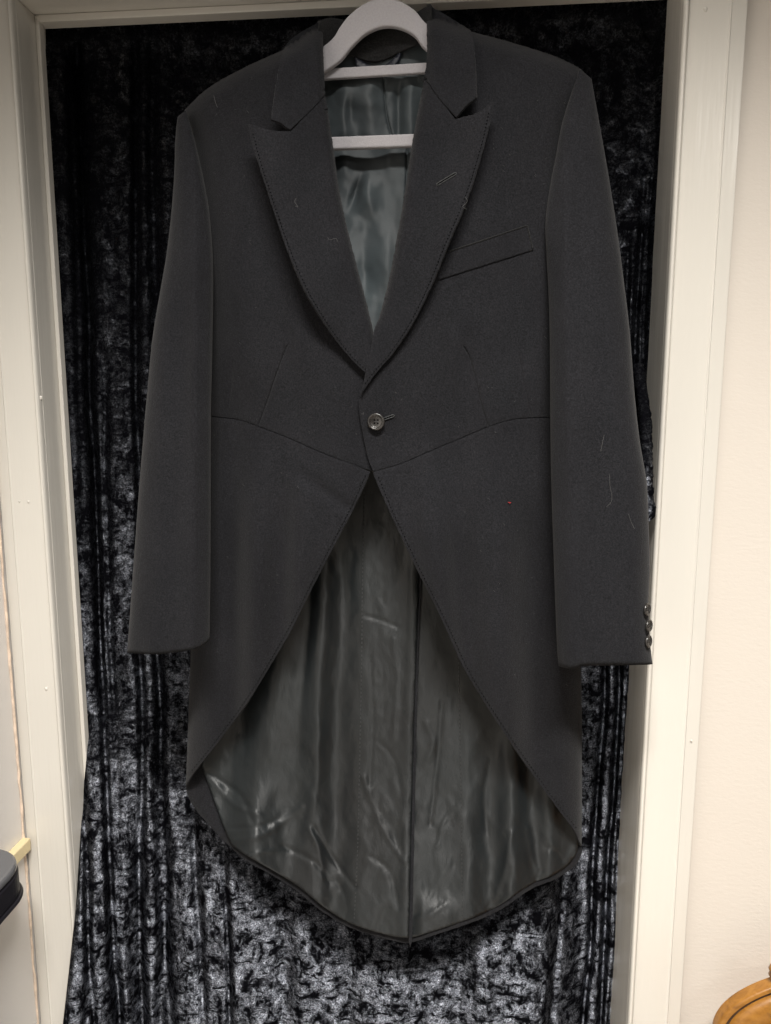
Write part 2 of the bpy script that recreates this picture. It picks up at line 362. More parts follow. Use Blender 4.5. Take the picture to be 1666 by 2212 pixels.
# ------------------------------------------------------------------ velvet curtain
CUR = empty('curtain', (.0, .16, .0))
tag(CUR, 'black crushed velvet curtain hanging in the doorway behind the tailcoat', 'curtain')
def curtain_mesh():
    nx, ny = 520, 620
    py = np.linspace(-60, 2420, ny); u = np.linspace(0, 1, nx)
    xl = np.interp(py, [-60, 1440, 1530, 1640, 1720, 1850, 1960, 2080, 2212, 2420], [70, 120, 170, 179, 176, 171, 164, 151, 136, 112])
    xr = np.interp(py, [-60, 1000, 2420], [1500, 1450, 1370])
    PX = xl[:, None]+(xr-xl)[:, None]*u[None]; PY = np.repeat(py[:, None], nx, 1)
    Y = np.full(PX.shape, .172)
    # pleats: (x top, x bottom, width, depth, start)
    for xt, xb, wd, dp, st in ((125, 202, 8, .022, 1450), (161, 254, 9, .030, -200), (205, 262, 9, .010, 600), (240, 300, 17, .014, 1500), (150, 190, 8, .016, -300), (330, 350, 14, .016, -300), (290, 310, 9, .014, -300), (300, 368, 8, .009, 1200), (330, 442, 9, .008, 1500), (420, 497, 7, .012, 1700), (560, 618, 26, .012, 1750),
                               (1392, 1262, 7, .014, 400), (1412, 1297, 7, .018, 300), (1428, 1322, 7, .016, 100), (1440, 1345, 6, .014, 100), (1380, 1190, 9, .010, 1500), (700, 760, 20, .008, 1900), (980, 985, 24, .010, 1900), (1090, 1080, 20, .008, 1950)):
        cx = xt+(xb-xt)*np.clip(py/2212, 0, 1.1)[:, None]+9*vnoise(py/170+xt, py*0+xb)[:, None]
        Y += dp*sstep(st, st+350, PY)*np.exp(-((PX-cx)/wd)**2)
    # soft rolls between pleats and crushed relief
    Y += .018*vnoise(PX/80+3, PY/900+7)+.008*vnoise(PX/36, PY/500+2)
    wav = PY+28*vnoise(PX/80, PY/260)+14*vnoise(PX/30+9, PY/120)
    low = .35+.65*sstep(1100, 1900, PY)
    Y += low*(.0024*vnoise(PX/38+4, wav/13)+.0016*vnoise(PX/18, wav/8+30))+.0030*fbm(PX/22, PY/30+11, 3)+.0012*fbm(PX/6, PY/7, 2)
    Y -= .058*sstep(1480, 1950, PY)*sstep(190, 420, PX)*sstep(1262, 1150, PX)
    # left edge sweeps forward over the frame near the bottom
    fe = np.interp(PY, [1480, 1640, 1850, 1960, 2212, 2420], [.170, .128, .095, .070, .052, .040])
    ed = sstep(0, 1, np.clip(1-(PX-xl[:, None])/230, 0, 1))*sstep(1440, 1560, PY)
    Y = Y*(1-ed)+(fe+(Y-.172)*.3)*ed
    Y = np.where(PY < 1500, np.maximum(Y, .156), Y)
    Y = .1475+(Y-.1475)*np.where(PY < 1540, sstep(112, 175, PX-.045*PY), 1)
    Y = .1560+(Y-.1560)*np.maximum(sstep(70, 170, PY+.045*PX), 0)
    Y = .1540+(Y-.1540)*sstep(1448, 1405, PX+.045*PY)
    Y += .010*rnd((PX-xl[:, None]), 12)*sstep(1500, 1600, PY)
    V = at(PX.ravel(), PY.ravel(), Y.ravel()).reshape(ny, nx, 3)
    last = V[-1]; ext = []
    for k in range(1, 41):                           # on down to the floor, below the picture
        r = last.copy(); f = k/40
        r[:, 2] = last[:, 2]*(1-f)+.012*f; r[:, 1] = last[:, 1]+.004*vnoise(np.arange(nx)/25., k/4.)*min(1, k/6)
        ext.append(r)
    V = np.concatenate([V, np.array(ext)]).reshape(-1, 3); ny += 40
    i = np.arange(ny-1)[:, None]*nx+np.arange(nx-1)[None]
    F = np.stack([i, i+nx, i+nx+1, i+1], -1).reshape(-1, 4)
    return V, F.tolist()
V, F = curtain_mesh()
cu = mesh_obj('velvet_drape', V, F, VELVET, CUR)
s_ = cu.modifiers.new('thickness', 'SOLIDIFY'); s_.thickness = .002; s_.offset = -1; s_.use_even_offset = False
tp = smooth_line([(1378, 790), (1386, 840), (1394, 900), (1397, 960), (1399, 1030), (1402, 1080), (1407, 1104), (1403, 1117), (1396, 1126)], 4)
rr = np.interp(np.linspace(0, 1, len(tp)), [0, .2, .5, .85, .93, .97, 1], [.008, .0075, .0068, .0062, .0060, .0050, .002])
tube('velvet_fold', at(tp[:, 0], tp[:, 1], np.interp(tp[:, 1], [790, 860, 940, 1000, 1130], [.150, .125, .090, .071, .069])), rr*(1+.3*fbm(tp[:, 1]/7, tp[:, 0]*0, 2)), VELVET, CUR, 10)

# ------------------------------------------------------------------ hanger
HY = .036
hg = empty('coat_hanger', at(815, 305, HY))
tag(hg, 'grey flocked hanger with arched neck and two cross bars inside the tailcoat', 'hanger')
def flatpiece(name, poly, y, th, mat, parent, bev=.0016, rel=None):
    poly = np.array(poly); n = len(poly)
    yy = np.full(n, y) if rel is None else y+rel
    Fv = at(poly[:, 0], poly[:, 1], yy); Bv = Fv+np.array([0, th, 0]); V = np.vstack([Fv, Bv])
    F = [tuple(range(n)), tuple(range(2*n-1, n-1, -1))]+[(i, n+i, n+(i+1) % n, (i+1) % n) for i in range(n)]
    o = fix_normals(mesh_obj(name, V, F, mat, parent, False)); bevel(o, bev, 3, 50); return o
arch_out = smooth_line([(470, 236), (560, 186), (650, 134), (697, 100), (720, 80), (735, 56), (755, 31), (785, 8), (820, -5), (858, -1), (895, 20), (922, 50), (980, 92), (1080, 124), (1180, 160)], 6)
arch_in = smooth_line([(1180, 205), (1080, 172), (980, 140), (920, 106), (895, 76), (862, 59), (826, 57), (790, 72), (760, 100), (735, 130), (697, 157), (650, 185), (560, 235), (470, 280)], 6)
flatpiece('neck_arch', np.vstack([arch_out, arch_in]), HY, .008, FLOCK, hg, .0024)
flatpiece('upper_bar', [(560, 156), (917, 134.5), (1090, 132), (1090, 153), (917, 157), (560, 180)], HY+.0085, .006, FLOCK, hg, .0016)
flatpiece('lower_bar', [(505, 303), (722, 294.5), (893, 288), (1160, 280), (1160, 307), (893, 316), (722, 322), (505, 330)], HY, .008, FLOCK, hg, .0022)
flatpiece('end_post', [(505, 255), (530, 240), (530, 303), (505, 303)], HY+.0005, .007, FLOCK, hg, .002)
flatpiece('end_post', [(1130, 184), (1160, 194), (1160, 281), (1130, 282)], HY+.0005, .007, FLOCK, hg, .002)
top = at(836, 2, HY+.004)
hk = [top+np.array([0, 0, -.004]), top+np.array([0, 0, .02])]
for k in range(0, 15):
    t = math.radians(200-k*15); hk.append(top+np.array([0.0, .017+.019*math.cos(t)+.001, .046+.019*math.sin(t)]))
tube('hook', hk, .0016, METAL, hg, 8)
nz_ = top+np.array([0, .018, .046+.019-.0034])
tube('nail', [(nz_[0], .095, nz_[2]), (nz_[0], .07, nz_[2]), (nz_[0], .036, nz_[2]+.001)], .0016, CARD, fr, 8)

# ------------------------------------------------------------------ tailcoat
TC = empty('tailcoat', at(830, 2030, .07))
tag(TC, 'black wool morning tailcoat with peak lapels and one button, hanging on the grey hanger', 'coat')
SHL = smooth_line([(380, 262), (395, 236), (450, 190), (520, 150), (600, 113), (640, 90), (697, 60), (810, 60), (922, 40), (1018, 65), (1100, 90), (1200, 122), (1250, 146), (1275, 166), (1284, 192)], 8)
def shl(px): return np.interp(px, SHL[:, 0], SHL[:, 1])
def body_l(py): return np.interp(py, [0, 236, 300, 420, 600, 1000, 1380, 1410, 1600, 1700], [398, 396, 412, 425, 432, 428, 414, 412, 405, 400])
def body_r(py): return np.interp(py, [0, 150, 260, 400, 600, 1000, 1400, 1435, 1650, 1840], [1262, 1262, 1240, 1228, 1225, 1230, 1254, 1256, 1258, 1256])
def bell(x, a, b, c, d): return sstep(a, b, x)*(1-sstep(c, d, x))
def Yb(px, py):
    px = np.asarray(px, float); py = np.asarray(py, float)
    d = np.minimum(px-body_l(py), body_r(py)-px); ds = py-shl(px)
    y = -.012+.012*((px-810)/400)**2
    y = y+(.034*rnd(d, 60)+.026*rnd(d, 120)*sstep(1460, 1330, py))*sstep(120, 320, py)+.026*np.exp(-np.maximum(ds, 0)/150)+.030*rnd(ds, 34)
    y = y+.040*sstep(1000, 1820, py)
    # chest fullness and waist
    y = y-.010*gauss(py, 560, 260)*(gauss(px, 600, 140)+gauss(px, 1030, 140))
    y = y+.006*gauss(py, 940, 130)
    # soft drape folds in the skirts
    f = sstep(930, 1250, py)
    y = y+2.5*f*(-.0055*gauss(px, 560-.02*(py-1000), 34)+.0040*gauss(px, 505, 26)-.0045*gauss(px, 655-.05*(py-1000), 30)+.003*gauss(px, 610, 24))
    y = y+2.5*f*(-.0050*gauss(px, 925+.08*(py-1000), 34)+.0038*gauss(px, 985+.06*(py-1000), 26)-.0055*gauss(px, 1065+.04*(py-1000), 42)+.0045*gauss(px, 1150+.02*(py-1000), 34))
    # pulls by the darts, lapels, sleeve
    y = y+.0032*gauss(px, 1010, 17)*bell(py, 690, 735, 770, 870)-.003*gauss(px, 985, 22)*bell(py, 690, 735, 780, 900)
    y = y+.0028*gauss(px, 624, 15)*bell(py, 680, 730, 760, 850)-.002*gauss(px, 650, 22)*bell(py, 680, 730, 770, 900)
    y = y-.004*gauss(px-(py-700)*.12, 520, 40)*bell(py, 500, 640, 780, 900)
    y = y+.0034*gauss((px-700)*.55-(py-1060)*.83, 0, 14)*bell(px, 620, 660, 760, 800)
    y = y+.009*vnoise(px/120+9, py/240+2)+.0034*vnoise(px/55+1, py/120+4)
    return y

# -- back of the coat and its linings
def Yback(px, py):
    y = .066+.004*vnoise(px/120, py/500+3)
    # vertical folds of the tail
    f = sstep(1040, 1300, py)
    px = px+10*vnoise(py/190+2, py*0+px/400)
    y = y+f*(.009*gauss(px, 744-.02*(py-1100), 30)-.008*gauss(px, 700-.03*(py-1100), 24)*(.5+.5*sstep(1900, 1500, py))+.003*gauss(px, 682-.07*(py-1100), 9)*sstep(1700, 1400, py)-.007*gauss(px, 625-.12*(py-1200), 40)+.007*gauss(px, 555-.14*(py-1300), 36))
    g = sstep(1450, 1750, py)
    y = y+g*(.009*gauss(px, 1062, 30)-.006*gauss(px, 1108, 24)+.008*gauss(px, 1150+.04*(py-1700), 26)-.004*gauss(px, 1190, 20)-.003*gauss(px, 1012, 22))
    return y-.034*sstep(1640, 2060, py)*sstep(380, 600, px)*sstep(1262, 1100, px)-.022*sstep(1600, 1850, py)*bell(px, 390, 470, 520, 640)-.007*sstep(1915, 1985, py)*bell(px, 893, 915, 965, 1020)
hem = [(1256, 1826), (1258, 1842), (1240, 1872), (1200, 1900), (1150, 1920), (1080, 1966), (1020, 1993), (940, 2020), (885, 2037), (840, 2030), (760, 2006), (700, 1972), (640, 1924), (590, 1892), (530, 1858), (480, 1812), (430, 1758), (408, 1724), (401, 1700)]
back_out = outline([(402, 1702), (412, 1410), (432, 1000), (432, 600), (420, 330), (402, 250)], [(402, 250), (450, 205), (520, 165), (600, 128), (697, 66)], [(697, 66), (800, 76), (922, 56)], [(922, 56), (1018, 84), (1100, 108), (1200, 140), (1256, 172)], [(1256, 172), (1232, 330), (1222, 600), (1228, 1000), (1254, 1430), (1257, 1830)], [(1257, 1830)]+hem[1:-1]+[(402, 1702)], step=7)
panel('back', back_out, lambda a, b: Yback(a, b)+.008, WOOL, TC, 14, .0024, jit=.3)
WR = [((678, 1789), (715, 1850), (767, 1917), .0045, 7), ((670, 1790), (690, 1840), (698, 1895), -.004, 8), ((612, 1828), (678, 1861), (712, 1906), .004, 7), ((507, 1817), (573, 1800), (651, 1745), -.004, 9), ((450, 1668), (520, 1720), (545, 1775), .004, 8), ((470, 1700), (510, 1740), (560, 1760), -.003, 7), ((500, 1790), (560, 1785), (600, 1770), .003, 6),
      ((786, 1679), (822, 1778), (872, 1861), -.003, 8), ((789, 1330), (825, 1340), (861, 1355), .0035, 4), ((800, 1420), (806, 1560), (798, 1700), .002, 5), ((850, 1380), (858, 1480), (850, 1600), -.0025, 7), ((815, 1600), (850, 1640), (868, 1720), .0022, 6), ((800, 1850), (840, 1880), (862, 1960), .003, 7), ((520, 1860), (560, 1842), (590, 1838), -.003, 5), ((725, 1900), (750, 1950), (745, 1990), .003, 6), ((690, 1560), (685, 1700), (660, 1800), -.003, 12)]
WR2 = [((955, 1518), (945, 1650), (930, 1780), .004, 6), ((990, 1740), (960, 1775), (945, 1830), -.0025, 6), ((1170, 1880), (1160, 1900), (1150, 1915), .003, 5), ((1105, 1800), (1090, 1880), (1070, 1940), -.004, 9), ((1140, 1790), (1150, 1850), (1165, 1890), -.0035, 8), ((1060, 1640), (1045, 1720), (1052, 1800), .0025, 6), ((960, 1955), (930, 1975), (905, 1985), -.003, 8), ((920, 1560), (935, 1600), (925, 1640), -.003, 8), ((1215, 1860), (1200, 1840), (1180, 1830), .003, 6)]
def Ylin(wr):
    def f(px, py):
        y = Yback(px, py)+.0045; P = np.stack([px, py], 1)
        for a, b, c, amp, wd in wr:
            L = smooth_line([a, b, c], 8); d = seg_dist(P, L)
            y = y+amp*.50*np.exp(-(d/(wd*.75))**2)
        lo = sstep(1350, 1800, py); q = px*.8+py*.45; q2 = px*.7-py*.5
        y = y+.0016*fbm(px/26, py/60+3, 3)+lo*(.0024*np.abs(vnoise(q/34, (py-px*.6)/190))+.0014*np.abs(vnoise(q2/22+7, (py+px)/150+2)))+.0012*np.abs(fbm(px/12+5, py/34+1, 2))*gauss(px, 830, 60)
        return y
    return f
# lining right of the vent, then the overlapping left one
lin_r = outline([(880, 1060), (1235, 1060), (1245, 1500), (1250, 1820)], [(1250, 1820), (1246, 1842), (1228, 1868), (1195, 1890), (1146, 1911), (1076, 1957), (1017, 1984), (937, 2011), (888, 2026)], [(888, 2026), (880, 1500), (880, 1060)], step=5)
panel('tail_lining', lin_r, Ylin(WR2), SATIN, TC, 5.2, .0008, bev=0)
ven = lambda py: np.interp(py, [1000, 1240, 1500, 1800, 2030], [915, 906, 897, 890, 885])
lin_l = outline([(436, 1655), (425, 1400), (440, 1000), (918, 1000)], [(918, 1000), (908, 1200), (897, 1500), (889, 1800), (884, 2026)], [(884, 2026), (842, 2021), (763, 1997), (705, 1963), (645, 1915), (594, 1883), (536, 1850), (503, 1828)], [(503, 1828), (487, 1795), (436, 1655)], step=5)
yl = Ylin(WR)
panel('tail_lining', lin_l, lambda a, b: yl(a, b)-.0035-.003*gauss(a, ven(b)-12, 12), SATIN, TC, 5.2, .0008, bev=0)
vs = outline([(913, 1100), (905, 1300), (897, 1500), (889, 1800), (883, 2034)], [(883, 2034), (890, 2033), (895, 1800), (902, 1500), (909, 1300), (916, 1100)], step=6)
panel('vent_edge', vs, lambda a, b: Yback(a, b)+.0002, WOOL, TC, 6, .003)
def stitches(name, line, depth, mat, ln=5.0, gap=4.0, r=.0008):
    L = smooth_line(line, 1.0); d = np.r_[0, np.cumsum(np.linalg.norm(np.diff(L, axis=0), axis=1))]; V = []; F = []
    t = 0
    while t+ln < d[-1]:
        a = np.array([np.interp(t, d, L[:, 0]), np.interp(t, d, L[:, 1])]); b = np.array([np.interp(t+ln, d, L[:, 0]), np.interp(t+ln, d, L[:, 1])])
        y0 = float(depth(np.array([a[0]]), np.array([a[1]]))[0])-.0004
        A3, B3 = at(a[0], a[1], y0), at(b[0], b[1], y0); c = len(V)
        s = np.array([r, 0, 0]); f = np.array([0, -r, 0])
        V += [A3-s, A3+f, A3+s, B3-s, B3+f, B3+s]; F += [(c, c+1, c+4, c+3), (c+1, c+2, c+5, c+4)]
        t += ln+gap
    o = mesh_obj(name, V, F, mat, TC); o['kind'] = 'stuff'; return o
yl_l = lambda a, b: yl(a, b)-.0035
stitches('stitching', [(787, 1062), (783, 1250), (781, 1450), (777, 1650), (772, 1850), (765, 1988)], yl_l, THREADL)
stitches('stitching', [(991, 1430), (994, 1600), (997, 1800), (999, 1985)], Ylin(WR2), THREADL)

# -- lining and collar seen through the neck
def Yneck(px, py):
    y = .061-.016*sstep(250, 760, py)
    y = y-.010*gauss(px, 745, 22)*bell(py, 160, 200, 280, 330)+.006*gauss(px, 757, 10)*gauss(py, 240, 26)
    y = y-.008*gauss(px, 800, 26)*bell(py, 190, 230, 290, 330)-.007*gauss(px, 885, 18)*bell(py, 160, 200, 290, 330)+.006*gauss(px, 862, 8)*bell(py, 170, 220, 300, 330)
    y = y-.008*gauss((px-800)+(py-175)*.5, 0, 30)*gauss(py, 190, 30)
    y = y+.010*gauss(px-(430-py)*.35, 765, 9)*gauss(py, 415, 30)-.008*gauss(px, 795, 20)*gauss(py, 425, 36)
    y = y-.006*gauss(px, 745, 16)*gauss(py, 360, 30)+.006*gauss(py, 318, 16)*gauss(px, 800, 50)-.007*gauss(px, 835, 24)*gauss(py, 560, 70)+.004*gauss(px, 790, 14)*gauss(py, 580, 60)
    return y+.004*fbm(px/50+2, py/70, 3)
neck_out = outline([(640, 90), (700, 98), (760, 115), (810, 126), (860, 106), (922, 80), (970, 96)], [(970, 96), (950, 300), (900, 560), (850, 800)], [(850, 800), (780, 800)], [(780, 800), (720, 560), (670, 300), (640, 90)], step=5)
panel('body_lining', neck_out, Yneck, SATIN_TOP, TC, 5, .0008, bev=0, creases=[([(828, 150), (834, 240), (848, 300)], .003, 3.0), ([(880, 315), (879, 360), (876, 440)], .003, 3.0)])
lp = outline([(764, 118), (800, 141), (835, 138), (868, 108)], [(868, 108), (858, 138), (820, 152), (775, 146), (764, 118)], step=4)
panel('hanging_loop', lp, lambda a, b: Yneck(a, b)-.006, mat_satin('loop_satin', (.012, .013, .02), .4), TC, 5, .001, bev=0)
cs_out = outline([(690, 44), (720, 38), (800, 52), (870, 40), (930, 8)], [(930, 8), (935, 84)], [(935, 84), (900, 97), (862, 113), (835, 127), (810, 133), (785, 129), (760, 121), (725, 124), (690, 126)], [(690, 126), (690, 44)], step=5)
panel('collar_stand', cs_out, lambda a, b: .056-.020*((a-812)/115)**2+.006*sstep(60, 20, b), WOOLD, TC, 6, .003)

# -- foreparts and skirts, joined at the waist seam
ws_l = [(428, 899), (460, 900), (520, 908), (560, 922), (620, 945), (700, 980), (760, 1003), (802, 1018)]
ws_r = [(806, 1019), (870, 1000), (940, 970), (1000, 945), (1055, 922), (1110, 906), (1180, 902), (1229, 902)]
fl = outline([(398, 238), (450, 190), (520, 150), (600, 113), (660, 88)], [(660, 88), (690, 300), (740, 560), (800, 770), (815, 860), (815, 1000), (803, 1017)], ws_l[::-1][0:0] or [(803, 1017), (760, 1002), (700, 979), (620, 944), (560, 921), (520, 907), (460, 899), (428, 898)], [(428, 898), (432, 600), (425, 420), (412, 300), (398, 238)], step=6)
panel('forepart', fl, lambda a, b: Yb(a, b)+.003*sstep(720, 790, a), WOOL, TC, 8, .0024, jit=.25, creases=[([(620, 748), (600, 800), (580, 860), (560, 915)], .0016, 2.6), ([(503, 780), (499, 830), (494, 880)], .0008, 2.4)])
sl = outline(ws_l[:-1]+[(800, 1019)], [(800, 1019), (790, 1045), (760, 1108), (700, 1222), (620, 1378), (540, 1510), (470, 1606), (420, 1668), (401, 1698)], [(401, 1698), (405, 1600), (412, 1410), (420, 1200), (428, 899)], step=6)
panel('skirt', sl, lambda a, b: Yb(a, b)+.0006, WOOL, TC, 9, .0024, jit=.25)
fr_ = outline([(1010, 66), (1100, 90), (1200, 122), (1250, 146), (1262, 156)], [(1262, 156), (1240, 260), (1228, 400), (1225, 600), (1229, 901)], [(1229, 901), (1180, 901), (1110, 905), (1055, 921), (1000, 944), (940, 969), (870, 999), (806, 1018)], [(806, 1018), (795, 988), (783, 930), (776, 885), (777, 858), (787, 832), (812, 795), (850, 660), (890, 480), (930, 280), (990, 80), (1010, 66)], step=6)
panel('forepart', fr_, lambda a, b: Yb(a, b)-.003, WOOL, TC, 8, .0024, jit=.25, creases=[([(1004, 752), (1016, 775), (1030, 830), (1042, 880), (1054, 919)], .0016, 2.6), ([(1120, 762), (1128, 800), (1137, 850), (1148, 899)], .0010, 2.4)])
sr = outline(ws_r, [(1229, 902), (1242, 1200), (1255, 1430), (1258, 1650), (1257, 1828)], [(1257, 1828), (1238, 1790), (1200, 1741), (1150, 1672), (1080, 1570), (1010, 1458), (960, 1350), (900, 1230), (840, 1102), (812, 1038), (806, 1019)], step=6)
panel('skirt', sr, lambda a, b: Yb(a, b)-.0024, WOOL, TC, 9, .0024, jit=.25)

# -- lapels and collar
in_l = smooth_line([(697, 44), (699, 120), (702, 200), (717, 292), (735, 420), (760, 530), (785, 625), (807, 715), (818, 790)], 5)
in_r = smooth_line([(922, 10), (922, 150), (906, 222), (890, 312), (870, 440), (845, 580), (822, 676), (808, 714), (798, 770), (787, 832)], 5)
def Ylap(inner, off0, off1, right=False):
    def f(px, py):
        P = np.stack([px, py], 1); d = seg_dist(P, inner)
        k = sstep(850, 640, py)
        lift = off0+off1*sstep(30, 150, d)*k
        return Yb(px, py)-lift+.016*rnd(d, 20)*(sstep(745, 650, py) if right else 1)-.003*gauss(d, 45, 40)*k-(.002*sstep(650, 745, py) if right else 0)
    return f
YlL = Ylap(in_l, .0060, .0290); YlR = Ylap(in_r, .0070, .0190, True)
g_l = [(703, 205), (665, 245), (629, 283)]; g_r = [(917, 168), (950, 214), (984, 257)]
lapL = outline(g_l, [(629, 283), (592, 282), (537, 268)], [(537, 268), (543, 305), (560, 360), (590, 452), (620, 538), (660, 630), (710, 712), (752, 768), (797, 813)], [(797, 813), (818, 790), (807, 715), (785, 625), (760, 530), (735, 420), (717, 292), (703, 205)], step=4.5)
panel('lapel', lapL, YlL, WOOL, TC, 7, .0030, jit=.35, bev=.001)
lapR = outline([(984, 257), (950, 214), (917, 168)], [(917, 168), (906, 222), (890, 312), (870, 440), (845, 580), (822, 676), (808, 714), (798, 770), (779, 853)], [(779, 853), (815, 803), (850, 762), (890, 702), (930, 622), (970, 524), (1005, 442), (1030, 370), (1050, 300), (1066, 232), (1064, 219)], [(1064, 219), (1030, 244), (984, 257)], step=4.5)
panel('lapel', lapR, YlR, WOOL, TC, 7, .0030, jit=.35, bev=.001)
colL = outline([(697, 44), (640, 76), (613, 108), (599, 170), (586, 258)], [(586, 258), (604, 264), (627, 280)], [(627, 280), (665, 244.4), (702.8, 204.6)], [(702.8, 204.6), (699, 120), (697, 44)], step=4.5)
def Ycol(f):
    def g(px, py): return f(px, py)-.0012+.012*sstep(150, 30, py)
    return g
panel('collar', colL, Ycol(YlL), WOOL, TC, 7, .0030, jit=.3, bev=.001)
colR = outline([(922, 10), (960, 30), (1018, 66)], [(1018, 66), (1025, 105), (1029, 211)], [(1029, 211), (1006, 229), (986, 253)], [(986, 253), (950.6, 213.5), (917.4, 167.5)], [(917.4, 167.5), (922, 120), (922, 10)], step=4.5)
panel('collar', colR, Ycol(YlR), WOOL, TC, 7, .0030, jit=.3, bev=.001)
# -- pick stitching along the edges
def inset(line, dx, dy): return [(a+dx, b+dy) for a, b in line]
stitches('edge_stitching', inset([(541, 290), (560, 360), (590, 452), (620, 538), (660, 630), (710, 712), (752, 768), (785, 800)], 6, -1), YlL, HOLE, 2.2, 5.5, .0006)
stitches('edge_stitching', inset([(1062, 245), (1050, 300), (1030, 370), (1005, 442), (970, 524), (930, 622), (890, 702), (850, 762), (815, 803), (795, 830)], -6, -1), YlR, HOLE, 2.2, 5.5, .0006)
stitches('edge_stitching', inset([(796, 1030), (760, 1108), (700, 1222), (620, 1378), (540, 1510), (470, 1606), (420, 1668)], -6, -3), Yb, HOLE, 2.2, 5.5, .0006)
stitches('edge_stitching', inset([(812, 1034), (840, 1102), (900, 1230), (960, 1350), (1010, 1458), (1080, 1570), (1150, 1672), (1200, 1741), (1240, 1792)], 6, -3), lambda a, b: Yb(a, b)-.0026, HOLE, 2.2, 5.5, .0006)
# -- breast pocket
pk = outline([(945, 549), (1040, 518), (1139, 485)], [(1139, 485), (1152, 540)], [(1152, 540), (1050, 572), (946, 605)], [(946, 605), (945, 549)], step=4)
panel('pocket_welt', pk, lambda a, b: Yb(a, b)-.0047, WOOL, TC, 6, .0012, jit=.2, bev=.0008)

def seam(name, line, depth, r, mat):
    L = smooth_line(line, 4.0); return tube(name, at(L[:, 0], L[:, 1], depth(L[:, 0], L[:, 1])), r, mat, TC, 6)
Ypk = lambda a, b: Yb(a, b)-.0047
seam('welt_seam', [(946, 551), (1040, 520.5), (1137, 488)], Ypk, .00085, WOOLD)
seam('welt_seam', [(1138.5, 487), (1145, 513), (1151, 539)], Ypk, .00095, WOOLD)
# -- sleeves
def sleeve(name, left, right, hemdy, yc, tt, seed, ridges):
    n, m = 150, 56
    Lp = resample(smooth_line(left, 4), n); Rp = resample(smooth_line(right, 4), n); V = []; F = []
    S = np.linspace(0, 1, n)
    a = np.linspace(0, 2*math.pi, m, endpoint=False)
    ca, sa = np.cos(a), np.sin(a); ux = np.sign(ca)*np.abs(ca)**.85; vy = np.sign(sa)*np.abs(sa)**.8
    rows = []
    for i in range(n):
        s = S[i]; c = .5*(Lp[i]+Rp[i]); h = .5*(Rp[i]-Lp[i])
        px = c[0]+h[0]*ux; py = c[1]+h[1]*ux+hemdy(ux)*sstep(.90, 1, s)
        t = np.interp(s, [0, .03, .10, .25, .6, 1], tt); y = np.interp(s, [0, .1, .3, .6, 1], yc)+t*vy*-1
        fl = (vy > 0)
        dy = .0055*vnoise(px/55+seed, py/260+seed)+.0020*vnoise(px/25+seed, py/110)
        for rx0, rx1, am, wd in ridges: dy = dy+am*gauss(px, rx0+(rx1-rx0)*s, wd)*sstep(.05, .25, s)
        y = y+dy*fl*sstep(0, .2, s)
        rows.append(at(px, py, y))
    # turned-in hem
    base = rows[:]
    for i, kx, ky in ((n-1, .955, .86), (n-8, .95, .84), (n-22, .93, .78), (n-24, .55, .3)):
        cc = base[i].mean(0); rows.append(cc+(base[i]-cc)*np.array([kx, ky, 1]))
    V = np.vstack(rows); k = len(rows)
    for i in range(k-1):
        for j in range(m): F.append((i*m+j, i*m+(j+1) % m, (i+1)*m+(j+1) % m, (i+1)*m+j))
    F.append(tuple(range(m))); F.append(tuple(range((k-1)*m, k*m)))
    return fix_normals(mesh_obj(name, V, F, WOOL, TC))
hl = lambda u: np.interp(u, [-1, -.6, -.2, .4, .75, .95, 1], [0, 8, 14, 17, 16, 8, 0])
hr = lambda u: np.interp(u, [-1, -.78, -.5, 0, .8, 1], [0, 6, -2, -2, -1, 0])
sleeve('sleeve', [(384, 252), (379, 300), (375, 400), (361, 540), (331, 720), (318, 850), (305, 1000), (290, 1200), (275, 1409)],
       [(402, 238), (420, 300), (441, 390), (455, 480), (461, 600), (458, 800), (456, 900), (455, 1200), (453, 1379)], hl,
       [.032, .018, -.002, -.014, -.020], [.004, .012, .022, .030, .030, .028], 3.0, [(425, 415, -.0035, 12), (395, 370, .002, 20)])
sleeve('sleeve', [(1252, 148), (1216, 260), (1200, 340), (1185, 420), (1178, 490), (1181, 560), (1187, 700), (1190, 1000), (1196, 1200), (1203, 1390), (1207, 1439)],
       [(1278, 170), (1294, 260), (1310, 350), (1331, 480), (1347, 600), (1361, 720), (1371, 850), (1382, 950), (1397, 1040), (1401, 1120), (1404, 1220), (1401, 1310), (1405, 1390), (1410, 1435)], hr,
       [.032, .018, -.004, -.018, -.024], [.004, .012, .022, .030, .032, .030], 8.0, [(1215, 1240, -.004, 16), (1260, 1290, .003, 22)])

